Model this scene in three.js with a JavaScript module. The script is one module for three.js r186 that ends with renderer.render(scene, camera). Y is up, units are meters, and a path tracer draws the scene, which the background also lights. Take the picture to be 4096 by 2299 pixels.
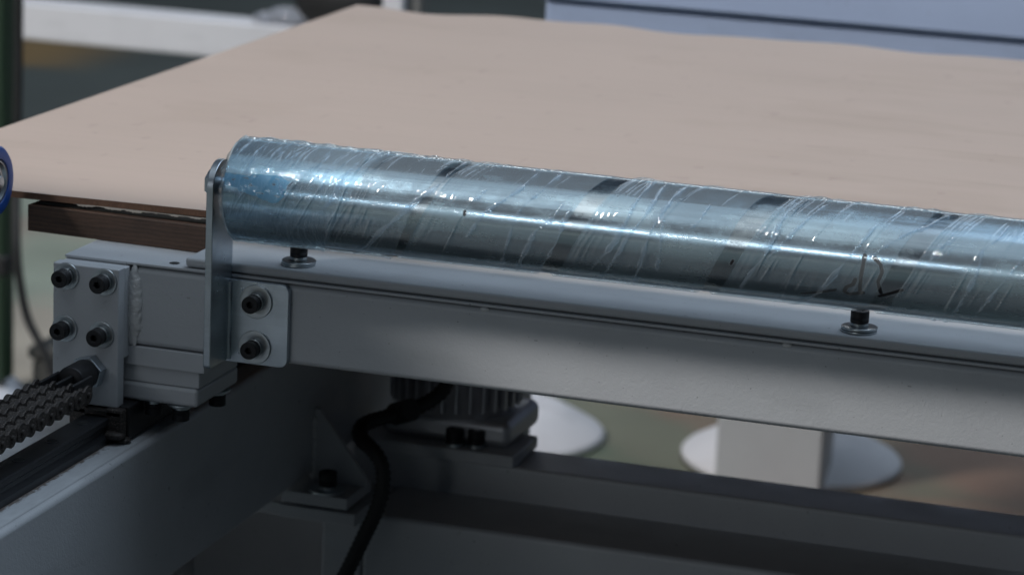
import * as THREE from 'three';
import { RoundedBoxGeometry } from 'three/addons/geometries/RoundedBoxGeometry.js';
import { mergeGeometries, mergeVertices } from 'three/addons/utils/BufferGeometryUtils.js';
import { RectAreaLightUniformsLib } from 'three/addons/lights/RectAreaLightUniformsLib.js';

// ------------------------------------------------------------------ camera, light, exposure
// The place is measured in millimetres: x along the cross beam, y up from the roller axis, z towards the viewer.
const MM = 0.001, Y0 = 0.85;                       // the roller axis lies 0.85 m above the floor
const at = (x, y, z) => new THREE.Vector3(x * MM, y * MM + Y0, z * MM);
const scene = new THREE.Scene();
const renderer = new THREE.WebGLRenderer({ antialias: true });
renderer.setSize(1024, 574);
renderer.toneMapping = THREE.LinearToneMapping;
renderer.toneMappingExposure = 1.0;
renderer.shadowMap.enabled = true;
const camera = new THREE.PerspectiveCamera(11.162, 1024 / 574, 0.05, 60);
camera.position.copy(at(847.66, 461.44, 2044.46));
{
  const vx = new THREE.Vector3(-39248, 4604.5, -11763.46), vz = new THREE.Vector3(3838, 2661.5, -11763.46); // where the beam's and the rail's directions point, seen from the lens
  const ax = vx.clone().normalize().negate(), az = vz.clone().normalize().negate(), ay = new THREE.Vector3().crossVectors(az, ax).normalize();
  const m = new THREE.Matrix4().makeBasis(ax, ay, az).invert();
  camera.quaternion.setFromRotationMatrix(m);
}
camera.focus = 2.2;
camera.userData.fStop = 8;
scene.background = new THREE.Color().setRGB(0.030, 0.038, 0.050);
RectAreaLightUniformsLib.init();
const LAMPS = [];
function areaLamp(name, label, w, l, pos, target, color, strength) {
  const g = new THREE.Group(); g.name = name; g.position.copy(pos); scene.add(g);
  g.userData = { label, category: 'lamp' };
  const housing = new THREE.Mesh(new RoundedBoxGeometry(w + 0.06, l + 0.06, 0.08, 2, 0.01), new THREE.MeshStandardMaterial({ color: 0xcfd2d4, roughness: 0.6 }));
  housing.name = 'housing'; housing.position.z = -0.05; g.add(housing);
  const c = new THREE.Color().setRGB(...color);
  const glow = new THREE.Mesh(new THREE.PlaneGeometry(w, l), new THREE.MeshStandardMaterial({ color: 0x000000, emissive: c, emissiveIntensity: strength * 0.12, side: THREE.FrontSide }));
  glow.name = 'lamp_diffuser'; glow.position.z = -0.004; g.add(glow);
  const light = new THREE.RectAreaLight(c, strength, w, l); light.name = 'lamp_light'; light.position.z = 0.006; light.rotation.y = Math.PI; g.add(light);
  g.lookAt(target);
  LAMPS.push(g);
  return g;
}
const subject = at(250, -40, 0);
areaLamp('unseen_ceiling_lamp', 'unseen broad warm white ceiling lamp, placed to cast the roller shadow on the beam', 1.1, 0.55, at(-3900, 4700, 3000), subject, [0.98, 0.95, 0.93], 212);  // out of view; angle chosen for the roller shadow on the beam face
areaLamp('unseen_roof_light', 'unseen wide cool roof panel, placed to light the board and the beam top', 4.6, 6.0, at(2300, 5600, -2000), at(2300, 0, -2000), [0.67, 0.82, 1.0], 2.5);  // out of view; gives the cool light on board and beam top
areaLamp('unseen_roof_light_001', 'unseen dimmer cool roof panel, placed to brighten the upper half of the roller', 7.0, 6.8, at(-1200, 5600, 3200), at(-1200, 0, 3200), [0.80, 0.9, 1.0], 0.45);  // out of view; mirrored as the pale band on the roller
areaLamp('unseen_strip_light', 'unseen low bright strip far behind the viewer, placed for the streak on the roller', 2.9, 0.3, at(-2700, 2420, 12500), subject, [0.92, 0.96, 1.0], 24);  // out of view; makes the thin bright streak along the roller
areaLamp('unseen_ceiling_lamp_001', 'unseen ceiling lamp far beyond the board, placed for the bright rim of the roller', 8.0, 0.3, at(-800, 2600, -9500), subject, [0.9, 0.95, 1.0], 5);  // out of view; gives the bright line on the roller top edge

// ------------------------------------------------------------------ helpers
let seed = 20260717;
const rnd = () => { seed = (seed * 1664525 + 1013904223) >>> 0; return seed / 4294967296; };
const rr = (a, b) => a + (b - a) * rnd();
const hash = (x, y, s) => { let h = Math.imul(x, 374761393) ^ Math.imul(y, 668265263) ^ Math.imul(s, 2147483647 - 58); h = Math.imul(h ^ (h >>> 13), 1274126177); return ((h ^ (h >>> 16)) >>> 0) / 4294967296; };
const sm = (t) => t * t * (3 - 2 * t);
function vnoise(x, y, s, px = 0, py = 0) {         // value noise, periodic where px, py are given
  const xi = Math.floor(x), yi = Math.floor(y), fx = sm(x - xi), fy = sm(y - yi);
  const w = (a, p) => p ? ((a % p) + p) % p : a;
  const h = (a, b) => hash(w(a, px), w(b, py), s);
  return (h(xi, yi) * (1 - fx) + h(xi + 1, yi) * fx) * (1 - fy) + (h(xi, yi + 1) * (1 - fx) + h(xi + 1, yi + 1) * fx) * fy;
}
function fbm(x, y, s, oct = 4, px = 0, py = 0) {
  let a = 0, k = 0.5, n = 0;
  for (let o = 0; o < oct; o++) { a += k * vnoise(x, y, s + o, px, py); n += k; k *= 0.5; x *= 2; y *= 2; px *= 2; py *= 2; }
  return a / n;
}
const clamp = (v, a = 0, b = 1) => Math.min(b, Math.max(a, v));
const lerp = (a, b, t) => a + (b - a) * t;
const step = (a, b, v) => sm(clamp((v - a) / (b - a)));
const toS = (v) => v <= 0.0031308 ? v * 12.92 : 1.055 * Math.pow(v, 1 / 2.4) - 0.055;
function tex(w, h, fn, srgb = false, repeat = null) {
  const d = new Uint8Array(w * h * 4);
  for (let j = 0; j < h; j++) for (let i = 0; i < w; i++) {
    const v = fn(i / w, j / h, i, j), o = (j * w + i) * 4;
    const c = Array.isArray(v) ? v : [v, v, v];
    for (let k = 0; k < 3; k++) d[o + k] = clamp(srgb ? toS(c[k]) : c[k]) * 255;
    d[o + 3] = 255;
  }
  const t = new THREE.DataTexture(d, w, h, THREE.RGBAFormat);
  t.magFilter = THREE.LinearFilter; t.minFilter = THREE.LinearMipmapLinearFilter; t.generateMipmaps = true;
  t.wrapS = t.wrapT = THREE.RepeatWrapping;
  if (srgb) t.colorSpace = THREE.SRGBColorSpace;
  if (repeat) t.repeat.set(...repeat);
  t.needsUpdate = true;
  return t;
}
const col = (r, g, b) => new THREE.Color().setRGB(r, g, b);
// uv in units of 100 mm, laid on the plane each face looks along
function boxUV(g) {
  if (g.index) g = g.toNonIndexed();
  const p = g.attributes.position, uv = new Float32Array(p.count * 2);
  const a = new THREE.Vector3(), b = new THREE.Vector3(), c = new THREE.Vector3(), n = new THREE.Vector3();
  for (let i = 0; i < p.count; i += 3) {
    a.fromBufferAttribute(p, i); b.fromBufferAttribute(p, i + 1); c.fromBufferAttribute(p, i + 2);
    n.copy(b).sub(a).cross(c.clone().sub(a));
    const X = Math.abs(n.x), Y = Math.abs(n.y), Z = Math.abs(n.z);
    [a, b, c].forEach((q, k) => {
      const [u, v] = X >= Y && X >= Z ? [q.z, q.y] : Y >= Z ? [q.x, q.z] : [q.x, q.y];
      uv[(i + k) * 2] = u / 100; uv[(i + k) * 2 + 1] = v / 100;
    });
  }
  g.setAttribute('uv', new THREE.BufferAttribute(uv, 2));
  return g;
}
const cache = new Map();
function fin(g, keepUV = false) { if (!keepUV) g = boxUV(g); g.scale(MM, MM, MM); return g; }
function join(list) { return mergeGeometries(list.map((g) => { let q = g.index ? g.toNonIndexed() : g; for (const k of Object.keys(q.attributes)) if (!['position', 'normal', 'uv'].includes(k)) q.deleteAttribute(k); return q; })); }
const B = (w, h, d, r = 1, x = 0, y = 0, z = 0, seg = 2) => new RoundedBoxGeometry(w, h, d, seg, Math.min(r, w / 2 - 0.01, h / 2 - 0.01, d / 2 - 0.01)).translate(x, y, z);
// a box given by its limits
const BL = (x0, x1, y0, y1, z0, z1, r = 1, seg = 2) => B(x1 - x0, y1 - y0, z1 - z0, r, (x0 + x1) / 2, (y0 + y1) / 2, (z0 + z1) / 2, seg);
const lathe = (pts, n = 40) => new THREE.LatheGeometry(pts.map(([r, y]) => new THREE.Vector2(r, y)), n);
const used = new Set();
function named(n) { if (!used.has(n)) { used.add(n); return n; } let k = 1; while (used.has(`${n}_${String(k).padStart(3, '0')}`)) k++; const s = `${n}_${String(k).padStart(3, '0')}`; used.add(s); return s; }
for (const l of LAMPS) used.add(l.name);
function thing(name, label, category, pos = [0, 0, 0], group) {
  const g = new THREE.Group(); g.name = named(name); g.position.copy(at(...pos)); scene.add(g);
  g.userData = { label, category }; if (group) g.userData.group = group;
  return g;
}
function part(parent, name, geo, mat, keepUV = false) {
  const m = new THREE.Mesh(fin(geo, keepUV), mat); m.name = name; m.castShadow = m.receiveShadow = true; parent.add(m); return m;
}
function shared(parent, name, geo, mat, x = 0, y = 0, z = 0) { const m = new THREE.Mesh(geo, mat); m.name = name; m.position.set(x * MM, y * MM, z * MM); m.castShadow = m.receiveShadow = true; parent.add(m); return m; }
function structure(name, mesh) { mesh.name = name; mesh.userData = { kind: 'structure' }; mesh.receiveShadow = true; scene.add(mesh); return mesh; }

// ------------------------------------------------------------------ materials
const peel = tex(512, 512, (u, v) => 0.55 * fbm(u * 48, v * 48, 3, 2, 48, 48) + 0.45 * fbm(u * 110, v * 110, 9, 2, 110, 110), false, [1, 1]);
const fine = tex(512, 512, (u, v) => fbm(u * 128, v * 128, 21, 2, 128, 128), false, [1, 1]);
const paintTint = tex(512, 512, (u, v) => {
  const m = fbm(u * 5, v * 5, 31, 5, 5, 5), dust = step(0.80, 0.86, vnoise(u * 170, v * 170, 77, 170, 170)) * step(0.55, 0.7, fbm(u * 9, v * 9, 5, 3, 9, 9));
  const pit = step(0.975, 0.985, vnoise(u * 120, v * 120, 93, 120, 120)), scr = step(0.93, 0.97, fbm(u * 3 + v * 9, v * 90 + u * 20, 97, 2)) * step(0.6, 0.7, fbm(u * 4, v * 4, 98, 2, 4, 4)); const smudge = step(0.56, 0.72, fbm(u * 3, v * 7, 99, 4, 3, 7)); const k = 0.95 + 0.09 * m - 0.04 * dust - 0.6 * pit - 0.12 * scr - 0.07 * smudge; return [k, k * (0.995 + 0.01 * m), k];
}, true, [0.35, 0.35]);
const paintRough = tex(256, 256, (u, v) => 0.72 + 0.4 * (fbm(u * 8, v * 8, 41, 4, 8, 8) - 0.5), false, [0.6, 0.6]);
const M = {};
M.paint = new THREE.MeshPhysicalMaterial({ color: col(0.485, 0.505, 0.525), map: paintTint, roughness: 0.58, roughnessMap: paintRough, bumpMap: peel, bumpScale: 0.00016, specularIntensity: 0.9 });
M.weld = new THREE.MeshPhysicalMaterial({ color: col(0.56, 0.57, 0.57), roughness: 0.5, bumpMap: peel, bumpScale: 0.0005 });
const zincTint = tex(512, 512, (u, v) => { const m = fbm(u * 7, v * 7, 51, 5, 7, 7), s = fbm(u * 4, v * 90, 52, 3, 4, 90); const k = 0.8 + 0.25 * m + 0.1 * (s - 0.5); return [k * 0.96, k, k * 1.02]; }, true, [0.7, 0.7]);
const zincRough = tex(512, 512, (u, v) => 0.62 + 0.5 * (fbm(u * 11, v * 11, 61, 5, 11, 11) - 0.3), false, [0.7, 0.7]);
M.zinc = new THREE.MeshStandardMaterial({ color: col(0.58, 0.62, 0.66), map: zincTint, metalness: 1, roughness: 0.46, roughnessMap: zincRough, bumpMap: fine, bumpScale: 0.00003 });
M.washer = new THREE.MeshStandardMaterial({ color: col(0.55, 0.57, 0.58), map: zincTint, metalness: 1, roughness: 0.34, bumpMap: fine, bumpScale: 0.00002 });
M.black = new THREE.MeshStandardMaterial({ color: col(0.017, 0.017, 0.019), metalness: 0.35, roughness: 0.5, bumpMap: fine, bumpScale: 0.00006 });
const grime = tex(512, 512, (u, v) => { const m = fbm(u * 22, v * 22, 71, 4, 22, 22), l = step(0.66, 0.78, fbm(u * 60, v * 60, 72, 2, 60, 60)) * step(0.45, 0.62, fbm(u * 9, v * 9, 73, 3, 9, 9)); const k = 0.016 + 0.05 * m; return [k * 1.15 + 0.2 * l, k + 0.17 * l, k * 0.92 + 0.15 * l]; }, true, [3, 3]);
M.chain = new THREE.MeshStandardMaterial({ map: grime, metalness: 0.35, roughness: 0.55, bumpMap: fine, bumpScale: 0.0002 });
M.rail = new THREE.MeshStandardMaterial({ color: col(0.05, 0.05, 0.055), map: zincTint, metalness: 0.6, roughness: 0.42, bumpMap: fine, bumpScale: 0.00003 });
M.rubber = new THREE.MeshStandardMaterial({ color: col(0.012, 0.012, 0.013), roughness: 0.6 });
M.dark = new THREE.MeshStandardMaterial({ color: col(0.02, 0.021, 0.02), roughness: 0.8, bumpMap: fine, bumpScale: 0.0002 });

// ------------------------------------------------------------------ floor
{
  const t = tex(1024, 1024, (u, v) => {            // 12 m x 12 m: x from -6 to 6 m, z from +2 to -10 m
    const x = -6 + 12 * u, z = 2 - 12 * v;
    const w = fbm(u * 60, v * 60, 201, 5), q = fbm(u * 24 + 7, v * 24, 211, 4), s = fbm(u * 150, v * 150, 221, 3);
    let c = [0.15, 0.155, 0.11];                   // worn green floor paint
    const rust = step(0.5, 0.64, q) , moss = step(0.52, 0.68, fbm(u * 30 + 3, v * 30 + 9, 231, 4));
    c = c.map((k, i) => lerp(k, [0.24, 0.11, 0.075][i], rust * 0.65));
    c = c.map((k, i) => lerp(k, [0.06, 0.12, 0.08][i], moss * 0.6));
    const west = step(-0.9, -1.15, x);             // paler, cleaner paint on the left side
    c = c.map((k, i) => lerp(k, lerp([0.27, 0.31, 0.255][i], [0.33, 0.3, 0.25][i], step(0.48, 0.6, q)), west));
    const darkFloor = Math.max(step(-3.62, -3.7, z), step(-0.75, -0.6, z));  // dark green far zone; unseen near floor darkened to cut bounced light
    c = c.map((k, i) => lerp(k, [0.05, 0.066, 0.064][i], darkFloor));
    const line = step(-4.9, -4.96, z) * step(-5.36, -5.3, z) * step(-2.45, -2.75, x);
    c = c.map((k, i) => lerp(k, [0.24, 0.15, 0.05][i], line * 0.85));
    const g = 0.75 + 0.5 * w * (0.8 + 0.4 * s);
    return c.map((k) => k * g);
  }, true);
  t.wrapS = t.wrapT = THREE.MirroredRepeatWrapping;
  const g = new THREE.PlaneGeometry(60, 60).rotateX(-Math.PI / 2);
  const p = g.attributes.position, uv = g.attributes.uv;
  for (let i = 0; i < p.count; i++) uv.setXY(i, (p.getX(i) + 6) / 12, (2 - p.getZ(i)) / 12);
  structure('floor', new THREE.Mesh(g, new THREE.MeshStandardMaterial({ map: t, roughness: 0.55 })));
}

{
  const mat = thing('unseen_dark_mat', 'unseen black mat before the machine, placed to darken the lower half of the roller', 'mat', [760, -850, 690]);  // out of view; its reflection darkens the lower half of the roller
  part(mat, 'mat', B(2200, 8, 1280, 3, 0, 4.2, 0), M.rubber);
}
// ------------------------------------------------------------------ cross beam
{
  const g = thing('cross_beam', 'light grey painted square cross beam with flat bar on top, below the wrapped roller', 'beam');
  part(g, 'tube', BL(-101, 900, -140.8, -77.5, -140, -20, 4.6, 4), M.paint);
  part(g, 'spacer_sheet', BL(-158, 900, -76.1, -73.9, -140, -19.7, 0.5), M.paint);
  part(g, 'end_sheet', BL(-158, -103, -140, -76.2, -140, -20.4, 2, 2), M.paint);
  const bar = part(g, 'top_bar', BL(-55, 900, -72.8, -65.2, -138, -20.8, 2.7, 4), M.paint);
  part(g, 'shim', BL(-50, 900, -73.9, -72.8, -136, -27, 0.2), M.paint);
  part(g, 'shim', BL(-100, 900, -77.5, -76.1, -136, -27, 0.2), M.paint);
  // stitch welds in the groove under the sheet
  for (const x of [-12.6, 192.4, 427.6, 660]) part(g, 'stitch_weld', blob(8, 4.6, 4.6, 83 + Math.round(x)).translate(x, -78.4, -22.4), M.weld);
  // the end plate welded to the face
  part(g, 'end_plate', BL(-157, -101.2, -150, -77.0, -19.9, -10.2, 0.9), M.paint);
  part(g, 'weld_seam', blob(15, 66, 8.5, 61, 5, 7).translate(-98, -109.5, -20.4), M.weld);
  const hole = part(g, 'screw_hole', new THREE.CylinderGeometry(4.1, 4.1, 0.3, 32).translate(-68.8, -73.7, -32), M.dark);
}
// a lumpy drop, used for welds
function blob(w, h, d, s, sub = 3, fr = 3) {
  const g = new THREE.IcosahedronGeometry(0.5, sub * (sub > 3 ? 4 : 1)), p = g.attributes.position;
  for (let i = 0; i < p.count; i++) {
    const x = p.getX(i), y = p.getY(i), z = p.getZ(i), k = 0.88 + 0.24 * fbm(x * fr + s, y * (fr > 3 ? fr * 3 : 3) + z * 2, 300 + s, 3);
    p.setXYZ(i, x * w * k, y * h * k, z * d * k);
  }
  const q = mergeVertices(g.deleteAttribute('normal').deleteAttribute('uv')); q.computeVertexNormals(); return q;
}

// ------------------------------------------------------------------ screws
const HEX = (r) => { const s = new THREE.Path(); for (let i = 0; i < 6; i++) { const a = -i * Math.PI / 3; s[i ? 'lineTo' : 'moveTo'](r * Math.cos(a), r * Math.sin(a)); } s.closePath(); return s; };
function headGeo(r, h) {                           // axis +y, seat at y = 0
  const s = new THREE.Shape(); s.absarc(0, 0, r - 0.7, 0, Math.PI * 2, false); s.holes.push(HEX(r * 0.5));
  const rim = new THREE.ExtrudeGeometry(s, { depth: h * 0.55, bevelEnabled: true, bevelSize: 0.7, bevelThickness: 0.7, bevelSegments: 3, curveSegments: 28 }).rotateX(-Math.PI / 2).translate(0, h * 0.45 - 0.7, 0);
  const low = lathe([[0, 0], [r - 0.4, 0], [r, 0.5], [r, h * 0.5], [0, h * 0.5]], 40);
  return join([rim, low]);
}
const ringGeo = (ri, ro, h, b = 0.35) => lathe([[ri, 0], [ro - b, 0], [ro, b], [ro, h - b], [ro - b, h], [ri, h], [ri, 0]], 56);
function springGeo(ri, ro, h) {                    // a split ring, its ends apart and at two heights
  const s = new THREE.Shape(); const a0 = 0.09, a1 = Math.PI * 2 - 0.09;
  s.absarc(0, 0, ro, a0, a1, false); s.absarc(0, 0, ri, a1, a0, true); s.closePath();
  const g = new THREE.ExtrudeGeometry(s, { depth: h, bevelEnabled: true, bevelSize: 0.2, bevelThickness: 0.2, bevelSegments: 1, curveSegments: 36 }).rotateX(-Math.PI / 2);
  const p = g.attributes.position;
  for (let i = 0; i < p.count; i++) { let a = Math.atan2(-p.getZ(i), p.getX(i)); if (a < 0) a += Math.PI * 2; p.setY(i, p.getY(i) + 0.5 * (a / (Math.PI * 2))); }
  g.computeVertexNormals(); return g;
}
const G = {
  head: fin(headGeo(6.9, 9.2)), headBig: fin(headGeo(8.4, 13)), headClamp: fin(headGeo(6.9, 10)),
  washer: fin(ringGeo(4.2, 13.4, 1.9)), washerSmall: fin(ringGeo(4.2, 10.8, 1.9)), washerBig: fin(ringGeo(6, 17, 2.4)),
  spring: fin(springGeo(4.3, 6.5, 2)), springBig: fin(springGeo(5.6, 8.6, 2.6)), shank: fin(new THREE.CylinderGeometry(4, 4, 10, 20).translate(0, 5, 0)),
};
function screw(label, pos, dir, o = {}, group) {
  const g = thing('socket_screw', label, 'screw', pos, group);
  let y = 0;
  for (let i = 0; i < (o.washers ?? 1); i++) { const w = shared(g, 'flat_washer', G[o.washer ?? 'washer'], M.washer, i ? 0.35 : 0, y, 0); w.rotation.y = i * 2; if (i && o.tilt) w.rotation.z = o.tilt; y += 2.0; }
  if (o.spring !== false) { const s = shared(g, 'spring_washer', G[o.springKind ?? 'spring'], M.washer, 0, y + 0.15, 0); s.rotation.y = o.turn ?? 2.2; y += o.springKind ? 3.4 : 2.7; }
  const h = shared(g, 'head', G[o.head ?? 'head'], M.black, 0, y, 0); h.rotation.y = o.hex ?? 0.4;
  g.quaternion.setFromUnitVectors(new THREE.Vector3(0, 1, 0), new THREE.Vector3(...dir).normalize());
  return g;
}
screw('black socket screw on two wide washers on the beam top, beside the roller bracket', [32.8, -65.2, -40], [0, 1, 0], { washers: 2, tilt: 0.025, turn: 2.15 });
screw('black socket screw on two wide washers on the beam top, under the pen marks', [476.9, -65.2, -38.5], [0, 1, 0], { washers: 2, tilt: -0.02, turn: 0.4 });
screw('upper black socket screw with wide washer on the bracket flange', [8.7, -92, -14], [0, 0, 1], { spring: true });
screw('lower black socket screw with wide washer on the bracket flange', [8.4, -128.6, -14], [0, 0, 1], { spring: true, hex: 0.1 });
const clampGroup = ['upper socket screw of the clamp plate, at its outer edge', 'upper socket screw of the clamp plate, nearer the roller bracket', 'lower socket screw of the clamp plate, at its outer edge', 'lower socket screw of the clamp plate, nearer the roller bracket'];
[[-145.5, -85.5], [-112.8, -86.5], [-146.6, -128], [-115, -129.5]].forEach(([x, y], i) => screw(clampGroup[i], [x, y, 2], [0, 0, 1], { washer: 'washerSmall', head: 'headClamp', turn: 1 + i, hex: i * 0.3 }));

// ------------------------------------------------------------------ clamp plate, chain joint
{
  const g = thing('clamp_plate', 'grey painted steel clamp plate held by four black socket screws', 'plate', [-129.2, -132, -4]);
  part(g, 'plate', B(56.6, 112.5, 12, 1.2), M.paint);
  const n = thing('hex_nut', 'zinc plated hex nut on the clamp plate behind the chain joint', 'nut', [-124, -160, 2.1]);
  const s = new THREE.Shape(HEX(13.2).getPoints());
  part(n, 'nut', new THREE.ExtrudeGeometry(s, { depth: 8.4, bevelEnabled: true, bevelSize: 0.7, bevelThickness: 0.8, bevelSegments: 2 }).rotateZ(0.26).translate(0, 0, 0.9), M.zinc);
}
// ------------------------------------------------------------------ chain
{
  const PITCH = 15.9, HH = 7.1, STR = 14.6;
  const eight = (t) => {
    const s = new THREE.Shape(), a = Math.acos(0.62), L = PITCH / 2;   // waisted link outline
    s.absarc(L, 0, HH, -Math.PI + a, Math.PI - a, false);
    s.quadraticCurveTo(0, HH * 0.46, -L + HH * Math.cos(a), HH * Math.sin(a));
    s.absarc(-L, 0, HH, a, Math.PI * 2 - a, false);
    s.quadraticCurveTo(0, -HH * 0.46, L + HH * Math.cos(Math.PI - a), -HH * Math.sin(a));
    return new THREE.ExtrudeGeometry(s, { depth: t, bevelEnabled: true, bevelSize: 0.35, bevelThickness: 0.35, bevelSegments: 1, curveSegments: 10 }).rotateY(Math.PI / 2).translate(-t / 2, 0, 0);
  };
  const plate = fin(eight(1.4)), roller = fin(new THREE.CylinderGeometry(4.7, 4.7, 7.6, 20).rotateZ(Math.PI / 2)), pin = fin(lathe([[0, -24.6], [2, -24.6], [2.6, -24], [2.6, 24], [2, 24.6], [0, 24.6]], 16).rotateZ(Math.PI / 2));
  const c = thing('roller_chain', 'greasy dark three-strand roller chain leading from the clamp plate', 'chain', [-122, -163, 58]);
  const N = 16;
  for (let i = 0; i < N; i++) {
    const z = i * PITCH, sag = -0.00012 * z * z * 0.25;
    const p = shared(c, 'pin', pin, M.chain, 0, sag, z);
    for (const k of [-1, 0, 1]) shared(c, 'chain_roller', roller, M.chain, k * STR, sag, z);
    if (i === N - 1) continue;
    const xs = i % 2 ? [-1, 0, 1].flatMap((k) => [k * STR - 5, k * STR + 5]) : [-1.5 * STR, -0.5 * STR, 0.5 * STR, 1.5 * STR];
    for (const x of xs) { const m = shared(c, 'link_plate', plate, M.chain, x, sag, z + PITCH / 2); m.rotation.x = rr(-0.02, 0.02); }
  }
  const j = thing('chain_joint', 'black steel fork joint between the chain and the hex nut', 'joint', [-124, -160, 12.2]);
  part(j, 'socket', lathe([[0, 0], [11, 0], [11.8, 0.8], [11.8, 25], [10.8, 27], [6, 28], [0, 28]], 40).rotateX(Math.PI / 2), M.black);
  for (const x of [-13, 0.8, 14.6]) part(j, 'fork_arm', B(3, 15, 34, 1.4, x + 0.8, -1.6, 38), M.black);
  part(j, 'grease', blob(30, 9, 10, 5).translate(1, -10, 30), M.chain);
}
// ------------------------------------------------------------------ carriage under the beam end
{
  const g = thing('carriage_mount', 'stacked grey mounting plates under the beam end', 'plate', [-95, -187, -55]);
  const L = (x0, x1, y0, y1, z0, z1, r) => BL(x0 + 95, x1 + 95, y0 + 187, y1 + 187, z0 + 55, z1 + 55, r, 3);
  part(g, 'upper_strip', L(-150, -36.4, -157.3, -141.6, -138, -19.2, 0.8), M.paint);
  part(g, 'spacer_block', L(-150, -41.5, -171.1, -157.4, -100, -22, 1.2), M.paint);
  part(g, 'base_plate', L(-152, -42.2, -186.5, -171.4, -104, -20.2, 3.2), M.paint);
  screw('zinc washer and black socket screw hanging under the mounting plates', [-60, -186.6, -21.5 - 8], [0, -1, 0], { washers: 1, washer: 'washerSmall' });
  screw('black socket screw hanging under the mounting plates toward the far side', [-51, -186.6, -82], [0, -1, 0], { washers: 1, washer: 'washerSmall' });
  screw('black socket screw under the mounting plates beside the rail carriage', [-84, -186.6, -30], [0, -1, 0], { washers: 0 });
  const k = thing('rail_carriage', 'dark greasy linear carriage riding on the rail', 'carriage', [-117, -203, -50]);
  part(k, 'block', join([B(17, 27, 96, 1.5, -16, 2.5, 0), B(17, 27, 96, 1.5, 16, 2.5, 0), B(47, 6.5, 96, 1.2, 0, 12.4, 0)]), M.black);
  part(k, 'end_seal', join([B(15, 24, 9, 1.5, -15.5, 3, 53), B(15, 24, 9, 1.5, 15.5, 3, 53), B(44, 5, 9, 1.2, 0, 11, 53)]), M.chain);
  part(k, 'grease', join([blob(22, 8, 14, 11).translate(14, -6, 56), blob(14, 6, 12, 12).translate(20, -11, 50)]), M.chain);
}
{
  const s = new THREE.Shape([[-11.5, 0], [11.5, 0], [11.5, 6], [8.6, 10], [8.6, 13.5], [11.5, 16.5], [11.5, 20.6], [10.6, 21.5], [-10.6, 21.5], [-11.5, 20.6], [-11.5, 16.5], [-8.6, 13.5], [-8.6, 10], [-11.5, 6]].map(([x, y]) => new THREE.Vector2(x, y)));
  const g = thing('linear_rail', 'dark steel linear rail with counterbored holes on the side beam', 'rail', [-117, -216.7, 0]);
  part(g, 'rail_bar', new THREE.ExtrudeGeometry(s, { depth: 900, bevelEnabled: false }).translate(0, 0, -600), M.rail);
  for (let i = -6; i < 5; i++) {
    const z = 84 + i * 55; if (z > -110 && z < 10) continue;
    const h = part(g, 'hole_rim', ringGeo(4.3, 5.6, 0.5, 0.2).translate(0, 21.35, z), M.rail);
    part(g, 'screw_hole', new THREE.CylinderGeometry(4.6, 4.6, 0.25, 28).translate(0, 21.5, z), M.dark);
  }
}
// ------------------------------------------------------------------ side beam
const rustTint = tex(1024, 256, (u, v) => {        // u along the beam, v across
  const n = fbm(u * 90, v * 12, 401, 5), e = fbm(u * 30 + 5, v * 5, 405, 4);
  const r = step(0.55, 0.85, n * 0.55 + 0.62 * Math.max(0, 1 - v / (0.2 + 0.5 * e))) * 0.85;
  const c = [0.485, 0.505, 0.525].map((k) => k * (0.86 + 0.2 * e));
  return c.map((k, i) => lerp(k, [0.09, 0.055, 0.035][i], r));
}, true);
{
  const g = thing('side_beam', 'long grey painted side beam carrying the linear rail', 'beam', [-150, -281, -200]);
  part(g, 'tube', BL(-70, 70, -65, 64.2, -1100, 700, 5, 4), M.paint);
  const top = new THREE.PlaneGeometry(20, 700, 1, 1).rotateX(-Math.PI / 2);
  const uv = top.attributes.uv; for (let i = 0; i < uv.count; i++) { const a = uv.getX(i); uv.setXY(i, uv.getY(i) * 2.0, a); }
  part(g, 'grease_stain', top.translate(54.4, 64.55, 150), new THREE.MeshStandardMaterial({ map: rustTint, roughness: 0.6 }), true);
}
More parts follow.
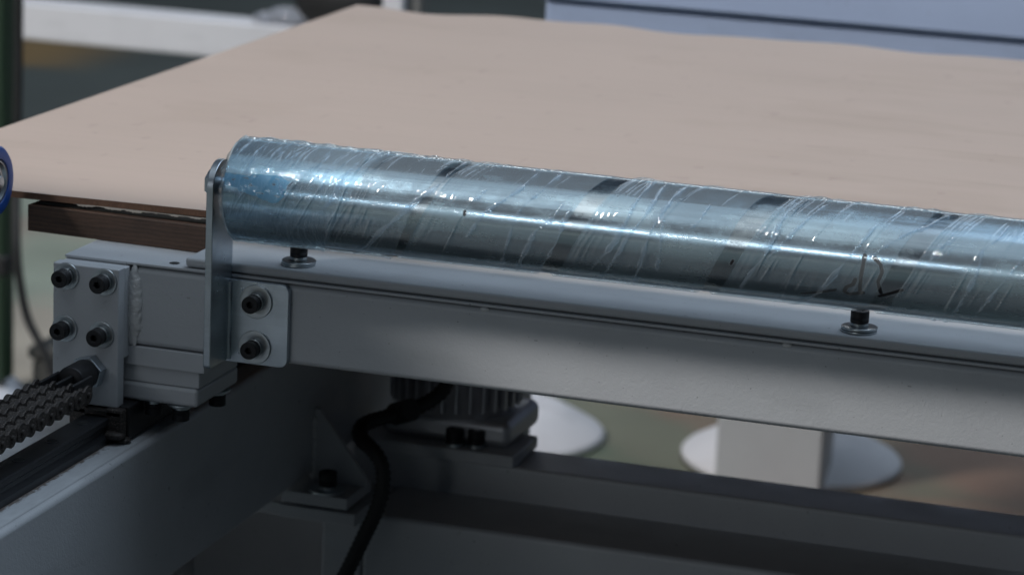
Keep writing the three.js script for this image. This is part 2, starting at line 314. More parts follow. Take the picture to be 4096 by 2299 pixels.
// ------------------------------------------------------------------ lower frame
{
  const g = thing('lower_cross_beam', 'dark shaded lower cross beam with rounded edges below the gusset', 'beam', [400, -440, -421]);
  part(g, 'tube', BL(-427, 536, -63, 65, -49, 49, 5, 4), M.paint);
  const o = thing('box_girder', 'open ended grey box girder under the side beam', 'girder', [-230, -560, -640]);
  part(o, 'side_wall', BL(162, 201, -200, 183, -265, 265, 4, 3), M.paint);
  part(o, 'side_wall', BL(-201, -192, -200, 183, -265, 265, 3, 3), M.paint);
  part(o, 'top_wall', BL(-191.8, 161.8, 170, 182.4, -265, 264, 2, 2), M.paint);
  part(o, 'bottom_wall', BL(-191.8, 161.8, -199, -190, -265, 264, 2, 2), M.paint);
  part(o, 'back_wall', BL(-191.8, 161.8, -189.8, 169.8, -264, -256, 2, 2), M.paint);
  for (const x of [-190, 170]) part(o, 'leg', BL(x - 20, x + 20, -289.8, -200.2, -30, 30, 3), M.paint);
  const t = thing('inner_cross_beam', 'shaded inner cross beam carrying the motor', 'beam', [400, -400, -500]);
  part(t, 'tube', B(950, 116, 64, 4, 0, 0, 2, 4), M.paint);
  const q = thing('gusset_bracket', 'triangular grey gusset bracket on the side beam', 'bracket', [-80, -354, -377]);
  const s = new THREE.Shape([[0, 3], [0, 70], [5, 70], [52, 9], [52, 3]].map(([x, y]) => new THREE.Vector2(x, y)));
  part(q, 'gusset', new THREE.ExtrudeGeometry(s, { depth: 5, bevelEnabled: true, bevelSize: 0.5, bevelThickness: 0.5, bevelSegments: 1 }).translate(0.6, 0, -6), M.paint);
  part(q, 'weld_seam', join([0, 1, 2, 3, 4, 5].map((i) => blob(6, 12, 6, 400 + i).translate(1, 8 + i * 10, 0))), M.weld);
  part(q, 'foot_plate', B(64, 11, 64, 1, 18, -3.2, 8), M.paint);
  const r = thing('mounting_pad', 'grey pad plate under the gusset bracket', 'plate', [-58, -370.5, -372]);
  part(r, 'pad', B(74, 11.5, 70, 1, 0, 0, 2), M.paint);
  screw('black socket screw with washer beside the gusset bracket', [-55, -351.6, -352], [0, 1, 0], { washer: 'washerBig', head: 'headBig', springKind: 'springBig', washers: 1 });
}
// ------------------------------------------------------------------ motor and cable
{
  const m = thing('motor_plate', 'dark mounting plate under the finned motor', 'plate', [12, -336, -500]);
  part(m, 'plate', B(152, 12, 78, 2, 0, 0, 2), M.paint);
  const alu = new THREE.MeshStandardMaterial({ color: col(0.5, 0.51, 0.54), metalness: 0.7, roughness: 0.45, bumpMap: fine, bumpScale: 0.0001 });
  const k = thing('electric_motor', 'finned grey electric motor standing behind the cross beam', 'motor', [10, -330, -520]);
  part(k, 'mounting_flange', B(128, 26, 100, 9, 4, 13, -6, 3), alu);
  part(k, 'body', lathe([[0, 26], [54, 26], [54, 150], [48, 158], [0, 158]], 48), alu);
  const fin1 = fin(B(11, 118, 2.6, 0.6, 58, 92, 0));
  for (let i = 0; i < 30; i++) { const f = shared(k, 'cooling_fin', fin1, alu); f.rotation.y = i * Math.PI * 2 / 30; }
  screw('black motor screw on the mounting plate, close to the cable', [26, -329.9, -470], [0, 1, 0], { head: 'headBig', washers: 0, springKind: 'springBig' });
  screw('black motor screw on the mounting plate, farther along the motor', [46, -329.9, -475], [0, 1, 0], { head: 'headBig', washers: 0, springKind: 'springBig' });
  const pts = [[30, -238, -452], [29, -252, -440], [26, -266, -430], [12, -278, -415], [-12, -286, -395], [-29, -291, -370], [-26, -298, -355], [-10, -305, -345], [1, -316, -340], [4, -336, -335], [0, -358, -330], [-11, -385, -328], [-22, -412, -326], [-32, -437, -325], [-40, -520, -330], [-30, -700, -345], [-20, -849, -360]].map((p) => new THREE.Vector3(...p));
  const curve = new THREE.CatmullRomCurve3(pts), tg = new THREE.TubeGeometry(curve, 520, 6.9, 12, false), tp = tg.attributes.position, tn = tg.attributes.normal;
  for (let i = 0; i < tp.count; i++) { const s = Math.floor(i / 13), d = 0.6 * Math.sin(s * Math.PI * 0.5); tp.setXYZ(i, tp.getX(i) + tn.getX(i) * d, tp.getY(i) + tn.getY(i) * d, tp.getZ(i) + tn.getZ(i) * d); }
  const c = thing('cable_conduit', 'black corrugated cable conduit curving down from the motor', 'cable', [0, 0, 0]);
  part(c, 'conduit', tg, M.rubber);
  part(c, 'gland', new THREE.CylinderGeometry(10.5, 10.5, 26, 24).rotateX(0.5).rotateZ(-1.1).translate(-2, -283, -402), M.rubber);
}
// ------------------------------------------------------------------ board, plank
{
  const boardTint = tex(1024, 1024, (u, v) => {
    const x = u * 1.13, z = v * 1.16;
    const grain = fbm(x * 9, z * 120, 501, 4), soft = fbm(x * 5, z * 9, 511, 4), spot = step(0.9, 0.94, vnoise(x * 60, z * 60, 521)) * 0.2;
    const smear = 1.9 * step(0.54, 0.74, fbm(x * 4 + 2 + z * 3, z * 26, 531, 4)) * step(0.35, 0.9, u) + 0.8 * step(0.6, 0.75, fbm(x * 7, z * 14 + 4, 537, 4));
    const k = 0.97 + 0.05 * (grain - 0.5) + 0.07 * (soft - 0.5);
    return [0.44 * k - 0.022 * smear - spot * 0.16, 0.352 * k - 0.02 * smear - spot * 0.16, 0.30 * k - 0.02 * smear - spot * 0.12];
  }, true);
  const edgeTint = tex(512, 128, (u, v) => { const n = fbm(u * 120, v * 10, 541, 4, 120, 10), q = fbm(u * 18, v * 3, 551, 3, 18, 3); const k = 0.65 + 0.5 * n + 0.3 * (q - 0.5); return [0.15 * k, 0.082 * k, 0.052 * k]; }, true, [1, 4]);
  const wave = (x, z) => { const t = clamp((-z - 800) / 460); return t * t * (0.7 * Math.sin(x / 62 + 0.6) + 0.5 * Math.sin(x / 27 + 2) + 0.8 * Math.sin(x / 140)); };
  const sheet = (y0, y1, inset, sx, sz) => {
    const g = new THREE.BoxGeometry(1, 1, 1, sx, 1, sz), p = g.attributes.position;
    for (let i = 0; i < p.count; i++) {
      const u = p.getX(i) + 0.5, w = 0.5 - p.getZ(i), x = lerp(-369.5 + inset, 760, u);
      const front = -81.6 - 0.03 * (x + 233) - inset, back = -1232 - 0.055 * (x + 369) + inset + 13 * Math.sin(x / 52 + 0.8) + 7 * Math.sin(x / 23 + 1) + 9 * Math.sin(x / 120);
      const z = lerp(front, back, w);
      p.setXYZ(i, x, (p.getY(i) > 0 ? y1 : y0) + wave(x, z) + 0.5 * step(-233, -67, x), z);
    }
    g.computeVertexNormals(); return g;
  };
  const b = thing('fibre_board', 'large beige faced fibreboard sheet with brown cut edge', 'board');
  part(b, 'core', sheet(-47.6, -42.25, 0.2, 160, 60), new THREE.MeshStandardMaterial({ map: edgeTint, roughness: 0.85, bumpMap: fine, bumpScale: 0.0003 }));
  const face = sheet(-42.15, -41.9, 0, 160, 60), p = face.attributes.position, uv = face.attributes.uv;
  for (let i = 0; i < p.count; i++) uv.setXY(i, (p.getX(i) + 370) / 1130, (-p.getZ(i) - 80) / 1220);
  part(b, 'face_sheet', face, new THREE.MeshStandardMaterial({ map: boardTint, roughness: 0.62 }), true);
  // torn pale lining hanging from the lower edge
  const tg = new THREE.Shape(); tg.moveTo(-182, 0); for (let x = -182; x <= -60; x += 1.1) tg.lineTo(x, -0.25 - (0.2 + 1.5 * step(0.35, 0.75, fbm(x * 0.12, 3, 561, 4))) * (0.4 + 0.9 * rnd())); tg.lineTo(-60, 0);
  part(b, 'torn_lining', new THREE.ExtrudeGeometry(tg, { depth: 0.5, bevelEnabled: false }).translate(0, -47.3, -84.2), new THREE.MeshStandardMaterial({ color: col(0.5, 0.47, 0.42), roughness: 0.9 }));

  const woodTint = tex(1024, 256, (u, v) => {
    const w = v * 7 + 1.2 * fbm(u * 4, v * 2, 571, 3), ring = 0.5 + 0.5 * Math.sin(w * 6.3 + 2 * fbm(u * 9, v * 5, 575, 3)), f = fbm(u * 40, v * 110, 581, 3), q = fbm(u * 5, v * 6, 585, 3);
    const k = 0.55 + 0.45 * ring * 0.6 + 0.5 * (f - 0.5) + 0.4 * (q - 0.5); return [0.108 * k, 0.06 * k, 0.038 * k];
  }, true);
  const w = thing('wooden_plank', 'dark brown wooden plank lying on the beam end under the board', 'plank', [-139, -62.8, -100]);
  const pg = B(163, 21.8, 46, 0.5, 0, 0, 0); const wp = pg.attributes.position, wu = pg.attributes.uv; for (let i = 0; i < wp.count; i++) wu.setXY(i, (wp.getX(i) + 82) / 170, (wp.getY(i) + 11 + wp.getZ(i) * 0.3) / 24);
  const wm = part(w, 'plank', pg, new THREE.MeshStandardMaterial({ map: woodTint, roughness: 0.6, bumpMap: fine, bumpScale: 0.0002 }), true);
  w.rotation.y = -0.048;
  const s = thing('rubber_strip', 'thin dark rubber strip squeezed between the board and the plank', 'strip', [-137, -50.3, -104]);
  part(s, 'strip', B(152, 2.6, 40, 0.5), M.dark); s.rotation.y = -0.03; s.rotation.z = 0.004;
}
// ------------------------------------------------------------------ roller bracket
{
  const g = thing('roller_bracket', 'zinc plated steel angle bracket holding the roller end', 'bracket', [-14.6, -109, -17]);
  const s = new THREE.Shape(); // in (z, y) from the bracket's base point, seen from its side
  const zf = 37, zb = -2.8, yb = -31.6, yc = 109, R = (zf - zb) / 2;
  s.moveTo(zf - 3, yb); s.quadraticCurveTo(zf, yb, zf, yb + 3); s.lineTo(zf, yc); s.absarc(zf - R, yc, R, 0, Math.PI, false); s.lineTo(zb, yb); s.closePath();
  part(g, 'side_plate', new THREE.ExtrudeGeometry(s, { depth: 4.6, bevelEnabled: true, bevelSize: 0.6, bevelThickness: 0.6, bevelSegments: 2, curveSegments: 40 }).translate(0, 0, 0.6).rotateY(-Math.PI / 2), M.zinc);
  const f = new THREE.Shape(), x1 = 49.6, y1 = 32, r = 6;
  f.moveTo(-5.4, -33.2); f.lineTo(x1 - r, -33.2); f.absarc(x1 - r, -33.2 + r, r, -Math.PI / 2, 0, false); f.lineTo(x1, y1 - r); f.absarc(x1 - r, y1 - r, r, 0, Math.PI / 2, false); f.lineTo(-5.4, y1); f.closePath();
  part(g, 'flange', new THREE.ExtrudeGeometry(f, { depth: 4.4, bevelEnabled: true, bevelSize: 0.5, bevelThickness: 0.7, bevelSegments: 3, curveSegments: 12 }).translate(0, 0, -2.2), M.zinc);
  part(g, 'bend', new THREE.CylinderGeometry(2.6, 2.6, 62, 16).translate(0.6, -0.4, 2.4), M.zinc);
  const b = thing('hex_bolt', 'zinc hex bolt head on the outer side of the roller bracket', 'bolt', [-20.8, 1.2, 0]);
  part(b, 'head', new THREE.ExtrudeGeometry(new THREE.Shape(HEX(9.4).getPoints()), { depth: 5, bevelEnabled: true, bevelSize: 0.6, bevelThickness: 0.7, bevelSegments: 2 }).rotateZ(0.52).translate(0, 0, 0.8).rotateY(-Math.PI / 2), M.zinc);
}
// ------------------------------------------------------------------ roller
{
  const LEN = 780, R = 38, g = thing('conveyor_roller', 'zinc plated conveyor roller wrapped in clear stretch film with black pen marks', 'roller', [0, 0, 0]);
  // marks: pen strokes and the blue paint patch, in (x mm, angle in degrees, 0 = facing the viewer, 90 = up)
  const strokes = [
    { w: 0.9, p: [[490.7, 13.8], [490, 1.8], [489, -10.7], [488.4, -28.4]] },
    { w: 1.0, p: [[485.1, -13.9], [483.6, -20.1], [478.6, -24.8], [477, -31], [480.4, -34.4], [490.5, -30]] },
    { w: 0.85, p: [[497.7, 12], [502.6, 5.4], [504, -1.8], [501.4, -13.3], [503.4, -27]] },
    { w: 0.8, p: [[470.5, -30.4], [464.4, -34], [455.2, -38.6], [445.4, -42.6]] },
    { w: 0.75, p: [[518.7, -20.1], [512.3, -25], [502.3, -32.2]] },
    { w: 0.5, p: [[396, -8], [394.6, -12]] }, { w: 0.6, p: [[192.6, 13.5], [192.5, 10]] },
  ];
  const patch = [[-2, 28.8], [13.2, 30.1], [28.2, 31], [40.4, 30], [49.9, 27.1], [54.5, 26.3], [51.6, 21.5], [51.2, 15.7], [49.8, 7.1], [43, 1.7], [34.9, 3.3], [26.8, 4.2], [12.4, 9.7], [-2, 13.6]];
  const inPoly = (x, a) => { let k = false; for (let i = 0, j = patch.length - 1; i < patch.length; j = i++) { const [xi, yi] = patch[i], [xj, yj] = patch[j]; if ((yi > a) !== (yj > a) && x < (xj - xi) * (a - yi) / (yj - yi) + xi) k = !k; } return k; };
  const ARC = Math.PI * 2 * R / 360;
  const ink = (x, a) => { let k = 0; for (const s of strokes) { for (let i = 0; i + 1 < s.p.length; i++) { const [x0, a0] = s.p[i], [x1, a1] = s.p[i + 1]; if (x < Math.min(x0, x1) - 3 || x > Math.max(x0, x1) + 3) continue; const dx = x1 - x0, dy = (a1 - a0) * ARC, px = x - x0, py = (a - a0) * ARC, t = clamp((px * dx + py * dy) / (dx * dx + dy * dy)); const d = Math.hypot(px - t * dx, py - t * dy); k = Math.max(k, step(s.w + 0.95, s.w + 0.3, d)); } } return k; };
  const W = 2048, H = 640, colour = new Uint8Array(W * H * 4), orm = new Uint8Array(W * H * 4);
  for (let j = 0; j < H; j++) for (let i = 0; i < W; i++) {
    let a = (j + 0.5) / H * 360; if (a > 180) a -= 360; const x = (i + 0.5) / W * LEN, arc = a * ARC;
    const wx = x + 5 * (fbm(x / 30, arc / 30, 601, 3) - 0.5), wa = a + 9 * (fbm(x / 9, arc / 9, 605, 3) - 0.5);
    const cloud = fbm(x / 60, arc / 26, 611, 5), speck = fbm(x / 2.2, arc / 1.6, 615, 3), streak = fbm(x / 90, arc / 1.3, 621, 3), drip = fbm(x / 14, arc / 9, 625, 4);
    const pale = step(0.5, 0.66, cloud), dull = step(0.40, 0.70, drip * 0.65 + speck * 0.35);
    let c = [0.46, 0.55, 0.61].map((k) => k * (0.84 + 0.2 * streak));
    c = c.map((k, q) => lerp(k, [0.56, 0.65, 0.67][q], 0.4 * pale));
    c = c.map((k, q) => lerp(k, [0.34, 0.46, 0.52][q], 0.3 * dull));
    let rough = 0.2 + 0.06 * dull + 0.08 * pale + 0.08 * (streak - 0.5), metal = 1;
    if (inPoly(wx, wa)) { const chip = step(0.66, 0.7, fbm(x / 4.5, arc / 2, 631, 3)); if (chip < 0.5) { c = [0.15, 0.46, 0.66].map((k) => k * (0.85 + 0.3 * drip)); metal = 0.15; rough = 0.42; } }
    const k = ink(x, a); if (k > 0) { c = c.map((v, q) => lerp(v, [0.003, 0.003, 0.006][q], k)); metal = lerp(metal, 0, k); rough = lerp(rough, 0.7, k); }
    const o = (j * W + i) * 4; for (let q = 0; q < 3; q++) colour[o + q] = clamp(toS(c[q])) * 255; colour[o + 3] = 255;
    orm[o] = 255; orm[o + 1] = clamp(rough) * 255; orm[o + 2] = metal * 255; orm[o + 3] = 255;
  }
  const mk = (d, s) => { const t = new THREE.DataTexture(d, W, H, THREE.RGBAFormat); t.magFilter = THREE.LinearFilter; t.wrapS = THREE.ClampToEdgeWrapping; t.wrapT = THREE.RepeatWrapping; if (s) t.colorSpace = THREE.SRGBColorSpace; t.needsUpdate = true; return t; };
  const om = mk(orm, false), steel = new THREE.MeshPhysicalMaterial({ map: mk(colour, true), metalness: 1, metalnessMap: om, roughness: 1, roughnessMap: om });
  // a surface round the x axis: rows of (x, radius) against the angle
  function turned(nx, na, fn, a0 = 0, a1 = 360) {
    const pos = [], uv = [], idx = [];
    for (let i = 0; i <= nx; i++) for (let j = 0; j <= na; j++) {
      const a = lerp(a0, a1, j / na), [x, r, u, v] = fn(i / nx, a), t = a * Math.PI / 180;
      pos.push(x, r * Math.sin(t), r * Math.cos(t)); uv.push(u, v ?? a / 360);
    }
    for (let i = 0; i < nx; i++) for (let j = 0; j < na; j++) { const q = i * (na + 1) + j; idx.push(q, q + na + 1, q + 1, q + 1, q + na + 1, q + na + 2); }
    const b = new THREE.BufferGeometry(); b.setAttribute('position', new THREE.Float32BufferAttribute(pos, 3)); b.setAttribute('uv', new THREE.Float32BufferAttribute(uv, 2)); b.setIndex(idx); b.computeVertexNormals(); return b;
  }
  const prof = [[0.9, 36.4], [0.2, 36.8], [0, 37.2], [0.2, 37.7], [0.8, 38], [3, 38], [LEN, 38]];
  part(g, 'tube', turned(6, 160, (t) => { const [x, r] = prof[Math.round(t * 6)]; return [x, r, x / LEN]; }), steel, true);
  part(g, 'end_cap', lathe([[0, 2.2], [10, 2.2], [24, 3], [30, 1.6], [36.5, 1.2]], 64).rotateZ(Math.PI / 2).scale(-1, 1, 1), M.zinc);
  part(g, 'shaft', new THREE.CylinderGeometry(7, 7, 22, 24).rotateZ(Math.PI / 2).translate(-4.6 + 0.5, 0, 0), M.zinc);
  // stretch film: a helical wrap with bare gaps, and a crumpled double wrap at the end
  const filmMat = new THREE.MeshPhysicalMaterial({ color: col(0.88, 0.96, 1.0), transmission: 0.905, thickness: 0, roughness: 0.08, ior: 1.5, metalness: 0, side: THREE.DoubleSide });
  const LEAD = 122;
  const ridges = [];
  for (let i = 0; i < 95; i++) ridges.push({ s: rr(0, 109), c: rr(-300, 1560), h: i % 3 ? rr(8, 40) : rr(60, 170), a: Math.pow(rnd(), 2) * 1.1 + 0.25, w: rr(0.4, 0.9), d: rr(-0.05, 0.07) });
  for (let q = 0; q < 5; q++) for (const [s, a, w] of [[1.5, 1.5, 1.4], [4.5, 0.9, 0.9], [9, 1.3, 1.6], [13, 0.8, 0.7], [17, 0.6, 0.8]]) ridges.push({ s: s + rr(-1, 1), c: 60 + q * 360 + rr(-15, 15), h: rr(90, 150), a: a * rr(0.4, 0.75), w, d: rr(-0.02, 0.03) });
  const crumple = (s, arc, k) => Math.pow(1 - Math.abs(2 * fbm(s / 7, arc / 22, 700 + k, 3) - 1), 6) * 0.55 + Math.pow(1 - Math.abs(2 * fbm(s / 3 + arc / 30, arc / 15, 720 + k, 2) - 1), 8) * 0.25;
  const sag = (a) => { const t = a * Math.PI / 180; return 1.7 * Math.pow(Math.max(0, -Math.sin(t + 0.12)), 6); };
  const helix = turned(210, 640, (t, a) => {
    const gapTop = 14 + 5 * (fbm(a / 60, 3, 741, 2) - 0.3) + 3 * Math.sin(a / 57.3), s = t * (LEAD - gapTop), x = 189 + (a - 90) * LEAD / 360 + s + 1.5 * (fbm(a / 25, 9, 745, 3) - 0.5), arc = a * ARC;
    let r = R + 0.55 + sag(a) + 0.22 * crumple(s, arc, 1) * (0.2 + 0.6 * step(0.45, 0.6, fbm(s / 30, arc / 40, 751, 2)));
    for (const q of ridges) { const m = 1 - Math.abs(a - q.c) / q.h; if (m <= 0) continue; const d = (s - q.s - q.d * (a - q.c)) / q.w; if (Math.abs(d) < 3) r += q.a * sm(m) * Math.exp(-d * d) * (0.6 + 0.8 * fbm(a / 14, q.s, 761, 2)); }
    return [x, r, s / 100, arc / 100];
  }, -150, 1660);
  part(g, 'stretch_film', helix, filmMat, true);
  const ends = [];
  for (let i = 0; i < 110; i++) ends.push({ x: i < 50 ? rr(45, 125) : rr(0, 190), c: rr(-40, 115), h: i < 42 ? rr(10, 34) : rr(25, 95), a: 0.2 + 0.95 * Math.pow(rnd(), 2), w: rr(0.4, 0.8), d: rr(0.2, 0.5) });
  const sleeve = (k, x0, x1, ro) => turned(300, 360, (t, a) => {
    const lim = x1 + (a > 180 ? a - 360 : a) * 0.30 + 3 * (fbm(a / 20, k, 771, 3) - 0.5), x = lerp(x0 - 2.5 * fbm(a / 14, 5 + k, 775, 3), lim, t), b = a > 180 ? a - 360 : a, arc = a * ARC;
    let r = R + ro + sag(a) * 1.2 + crumple(x * 1.3, arc * 0.9, 10 + k) * (0.3 + 0.5 * step(110, 30, x));
    for (const q of ends) { const m = 1 - Math.abs(b - q.c) / q.h; if (m <= 0) continue; const d = (x - q.x - q.d * (b - q.c)) / q.w; if (Math.abs(d) < 3) r += q.a * sm(m) * Math.exp(-d * d); }
    r += 6.5 * step(0.86, 1, t) * step(-80, -115, b) * step(-170, -140, b);                       // loose corner hanging under the roller
    r += 5 * Math.exp(-Math.pow((x - 21) / 4, 2)) * step(-92, -108, b) * step(-150, -125, b);       // a torn tip
    if (x < 0.5) r -= (0.5 - x) * (0.9 + 1.1 * fbm(a / 9, 7 + k, 781, 3)) - 1.2 * fbm(a / 5, k, 785, 2);
    return [x, r, x / 100, arc / 100];
  }, -180, 180);
  part(g, 'stretch_film', sleeve(1, -5.5, 150, 0.9), filmMat, true);
  part(g, 'stretch_film', sleeve(2, -3, 96, 1.5), filmMat, true);
  // gathered folds of the film, each a lumpy rope running round the roller, in (x mm, angle in degrees)
  const foldMat = new THREE.MeshPhysicalMaterial({ color: col(0.93, 0.97, 1.0), transmission: 0.94, thickness: 0, roughness: 0.05, ior: 1.5, side: THREE.DoubleSide });
  const folds = [
    [[240, 79], [233, 52], [222, 33], [210, 17], [201, 1]],
    [[259, 87], [250, 55], [242, 37], [235, 24], [232, 11], [224, -27], [218, -55]],
    [[265, 34], [260, 17], [248, 1], [240, -24], [225, -76]],
    [[273, 31], [268, 13], [266, -2], [257, -28], [245, -61]],
    [[328, 102], [325, 75], [320, 50], [316, 26], [310, 4], [300, -18], [285, -48]],
    [[339, 91], [334, 67], [332, 48], [327, 28], [317, 4], [308, -21], [290, -70]],
    [[354, 89], [346, 59], [341, 38], [336, 21], [332, 4], [328, -18], [316, -76]],
    [[341, 38], [342, 18], [342, -1], [339, -35]],
    [[374, 53], [367, 29], [361, 21]],
    [[434, 88], [430, 56], [425, 28], [419, 2], [408, -23], [394, -65]],
    [[462, 87], [447, 50], [435, 25], [422, 0]],
    [[518, 102], [507, 67], [494, 45], [485, 21], [471, -9], [456, -40], [433, -76]],
    [[545, 83], [531, 55], [522, 47], [508, 30], [493, 11]],
    [[548, 56], [550, 42], [543, 31], [537, 16]],
    [[587, 69], [581, 48], [572, 31], [571, 10], [553, -53]],
    [[601, 29], [593, 10], [584, -10], [567, -52]],
    [[183, 102], [177, 64], [168, 40], [158, 25], [150, 13], [139, -4], [127, -21], [112, -49], [96, -76]],
    [[206, 42], [199, 26]],
    [[218, 29], [209, 15], [201, -1], [194, -15]],
    [[120, 102], [109, 61], [95, 34], [90, 16], [83, 1], [73, -15]],
    [[76, 87], [74, 55], [73, 36], [70, 18]],
    [[41, 102], [39, 65], [34, 44], [29, 28]],
    [[25, 92], [20, 58], [18, 36], [18, 23]],
    [[56, 75], [47, 50], [44, 35], [46, 20], [52, 5], [61, -2]],
    [[94, 83], [85, 60], [79, 34], [78, 14]],
    [[8, 9], [23, -3], [39, -12], [53, -20], [68, -31]],
    [[108, 86], [98, 47], [86, 24]]];
  folds.forEach((f, k) => {
    const pts = f.map(([x, a]) => { const t = a * Math.PI / 180, r = R + 1.1 + 1.2 * Math.max(0, -Math.sin(t)) ; return new THREE.Vector3(x, r * Math.sin(t), r * Math.cos(t)); });
    const fine = new THREE.CatmullRomCurve3(pts).getSpacedPoints(60).map((p) => { const r = Math.hypot(p.y, p.z), a = Math.atan2(p.y, p.z), q = Math.max(R + 0.9, R + 1.0 + 1.4 * Math.max(0, -Math.sin(a)) ** 4); return new THREE.Vector3(p.x + 1.4 * (fbm(a * 5, k * 3.1, 801, 3) - 0.5), p.y * q / r, p.z * q / r); });
    const n = 150, m = 8, size = f.length > 4 ? 0.6 : 0.42, tg = new THREE.TubeGeometry(new THREE.CatmullRomCurve3(fine), n, 1, m, false), tp = tg.attributes.position, c = new THREE.Vector3();
    for (let i = 0; i <= n; i++) {
      const e = Math.min(1, Math.min(i, n - i) / 14), w = size * (0.25 + 0.75 * e) * (0.2 + 1.9 * step(0.28, 0.8, fbm(i / 13, k * 7.7, 811, 3)));
      c.set(0, 0, 0); for (let j = 0; j < m; j++) { const o = i * (m + 1) + j; c.x += tp.getX(o) / m; c.y += tp.getY(o) / m; c.z += tp.getZ(o) / m; }
      const lr = Math.hypot(c.y, c.z), ny = c.y / lr, nz = c.z / lr;
      for (let j = 0; j <= m; j++) { const o = i * (m + 1) + j, dx = tp.getX(o) - c.x, dy = tp.getY(o) - c.y, dz = tp.getZ(o) - c.z, up = dy * ny + dz * nz, l = 1.7 * w * (0.8 + 0.5 * vnoise(i / 4, j * 5 + k, 821)), h = 0.75 * w; tp.setXYZ(o, c.x + dx * l, c.y + (dy - up * ny) * l + up * ny * h, c.z + (dz - up * nz) * l + up * nz * h); }
    }
    tg.computeVertexNormals();
    part(g, 'film_fold', tg, foldMat);
  });
}
// ------------------------------------------------------------------ guide wheel at the side
{
  const blue = new THREE.MeshStandardMaterial({ color: col(0.012, 0.07, 0.3), roughness: 0.42 });
  const w = thing('guide_wheel', 'blue tyred guide wheel with steel hub over the board edge', 'wheel', [-236.5, -27, -40]);
  const ax = (pts, n = 48) => lathe(pts, n).rotateZ(-Math.PI / 2);
  part(w, 'tyre', ax([[19, -9], [27, -9], [29.6, -6.5], [30, 0], [29.6, 6.5], [27, 9], [19.4, 9], [19, 8], [19, -9]]), blue);
  part(w, 'hub', ax([[0, 5], [8, 5], [8.4, 7.5], [12, 7.5], [12.6, 5.6], [15.6, 5.6], [16.2, 8.2], [18.9, 8.2], [18.9, -8], [0, -8]]), M.washer);
  part(w, 'axle', ax([[0, -205], [6, -205], [6, 11], [5, 12], [0, 12]], 20), M.zinc);
  const a = thing('wheel_arm', 'grey steel upright holding the blue guide wheel', 'arm', [-450, -850, -40]);
  part(a, 'arm', BL(-8, 8, 0.2, 845, -26, 26, 3), M.paint);
  const c = thing('unseen_column', 'unseen grey column beside the chain, placed to shade the clamp plate', 'column', [-545, -850, 350]);  // out of view; shades the clamp plate and the left beam end
  part(c, 'column', BL(-215, 215, 0.2, 1332, -100, 100, 6, 3), M.paint);
}
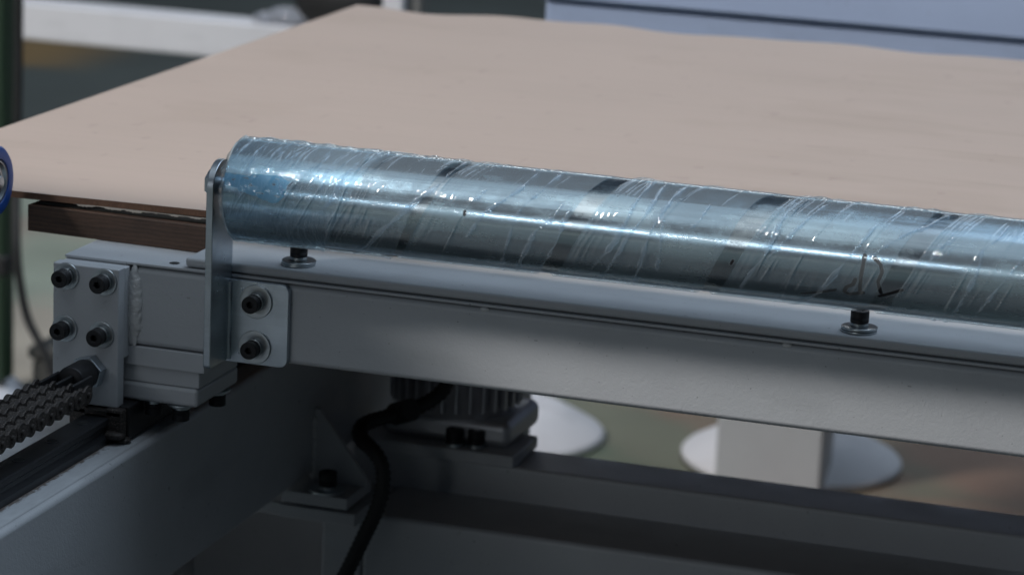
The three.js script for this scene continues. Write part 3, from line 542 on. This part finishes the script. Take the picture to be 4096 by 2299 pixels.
// ------------------------------------------------------------------ things on the floor behind
{
  const white = new THREE.MeshStandardMaterial({ color: col(0.68, 0.68, 0.71), map: paintTint, roughness: 0.55 });
  const foot = (label, x, z, r, group) => {
    const f = thing('round_foot', label, 'foot', [x, -850, z]);
    part(f, 'cone', lathe([[0, 0], [r, 0], [r, 10], [r * 0.97, 15], [r * 0.66, 44], [r * 0.5, 54], [0, 56]], 64), white);
    return f;
  };
  foot('round white machine foot under the white post', -12, -2273, 171);
  const p = thing('white_post', 'white square machine post standing on a round foot', 'post', [-11, -850, -2138]);
  part(p, 'post', B(162, 698, 90, 5, 0, 350, 0), M.paint);
  foot('round white machine foot behind the motor', -470, -2215, 166);
  foot('round white machine foot under the green post', -1352, -2030, 130);
  const green = new THREE.MeshStandardMaterial({ color: col(0.012, 0.032, 0.016), roughness: 0.5 });
  const q = thing('green_post', 'dark green machine post beside the hanging cable', 'post', [-1283, -812, -2030]);
  part(q, 'post', B(100, 1500, 40, 8, 0, 750, 0), green);
  part(q, 'clamp_band', B(106, 34, 46, 6, 0, 190, 0), M.rubber);
  const cab = (pts) => new THREE.TubeGeometry(new THREE.CatmullRomCurve3(pts.map((v) => new THREE.Vector3(...v))), 80, 7, 10);
  const c = thing('hanging_cable', 'thin dark cable hanging beside the green post', 'cable', [0, 0, 0]);
  part(c, 'cable', cab([[-1180, 400, -1950], [-1179, 0, -1950], [-1179, -300, -1950], [-1176, -450, -1940], [-1155, -564, -1900], [-1148, -622, -1900], [-1135, -672, -1900], [-1118, -701, -1900], [-1100, -735, -1900], [-1080, -800, -1895], [-1070, -842, -1890]]), M.rubber);
  const d = thing('dark_crate', 'dark blurred crate on the floor beyond the green post', 'crate', [-1015, -850, -2170]);
  part(d, 'box', B(400, 66, 200, 8, 0, 33.2, 0), new THREE.MeshStandardMaterial({ color: col(0.05, 0.05, 0.046), roughness: 0.8 }));
  part(d, 'lid', B(410, 20, 210, 6, 0, 77, 0), d.children[0].material);
  // white frame behind
  const f = thing('machine_stand', 'white painted machine stand with a long rail beyond the board', 'stand', [-1500, -850, -3040]);
  part(f, 'rail', B(1700, 70, 84, 5, 0, 850 - 400, 0), white);
  part(f, 'leg', B(70, 414, 70, 5, 600, 207, 0), white);
  part(f, 'leg', B(70, 414, 70, 5, -810, 207, 0), white);
  const k = thing('black_bundle', 'black bag wrapped in clear plastic lying on the white stand', 'bag', [-1165, -365, -3050]);
  part(k, 'bag', blob(170, 130, 84, 31).translate(92, 52, 8), M.rubber);
  part(k, 'plastic_wrap', join([blob(90, 40, 60, 33).translate(-6, 14, 12), blob(60, 26, 50, 35).translate(-48, 8, 14)]), new THREE.MeshPhysicalMaterial({ color: col(0.5, 0.53, 0.6), roughness: 0.28, bumpMap: peel, bumpScale: 0.01, clearcoat: 1 }));
  const wp = thing('white_post', 'slim white post beyond the far corner of the board', 'post', [-770, -850, -2500]);
  part(wp, 'post', B(34, 900, 34, 3, 0, 450, 0), white);
  const wp2 = thing('grey_post', 'dull grey post next to the slim white post', 'post', [-741, -850, -2520]);
  part(wp2, 'post', B(26, 900, 30, 3, 0, 450, 0), new THREE.MeshStandardMaterial({ color: col(0.14, 0.14, 0.135), roughness: 0.7 }));
}
{
  const al = new THREE.MeshPhysicalMaterial({ color: col(0.40, 0.49, 0.68), map: paintTint, roughness: 0.42, metalness: 0.1 });
  const g = thing('profile_bed', 'blue grey ribbed metal machine bed behind the board', 'machine', [390, -850, -1560]);
  const y = (v) => v + 850;
  part(g, 'lower_panel', BL(-606, 700, y(-190), y(-55), -60, 50, 5, 3), al);
  part(g, 'ledge', BL(-606, 700, y(-54), y(-49), -60, 56, 2, 2), al);
  const s = new THREE.Shape(); s.moveTo(44, y(-49)); s.quadraticCurveTo(18, y(-40), 16, y(-26)); s.quadraticCurveTo(18, y(-12), 50, y(-9)); s.lineTo(52, y(-4)); s.lineTo(40, y(30)); s.lineTo(-60, y(30)); s.lineTo(-60, y(-49)); s.closePath();
  part(g, 'ribbed_panel', new THREE.ExtrudeGeometry(s, { depth: 1300, bevelEnabled: false, curveSegments: 16 }).rotateY(Math.PI / 2).scale(1, 1, 1).translate(-604, 0, 0), al);
  part(g, 'back_panel', BL(-606, 700, y(-150), y(-40), -700, -61, 5, 2), al);
  part(g, 'leg', BL(600, 660, 0, y(-190), -40, 30, 3), al);
}
renderer.render(scene, camera);
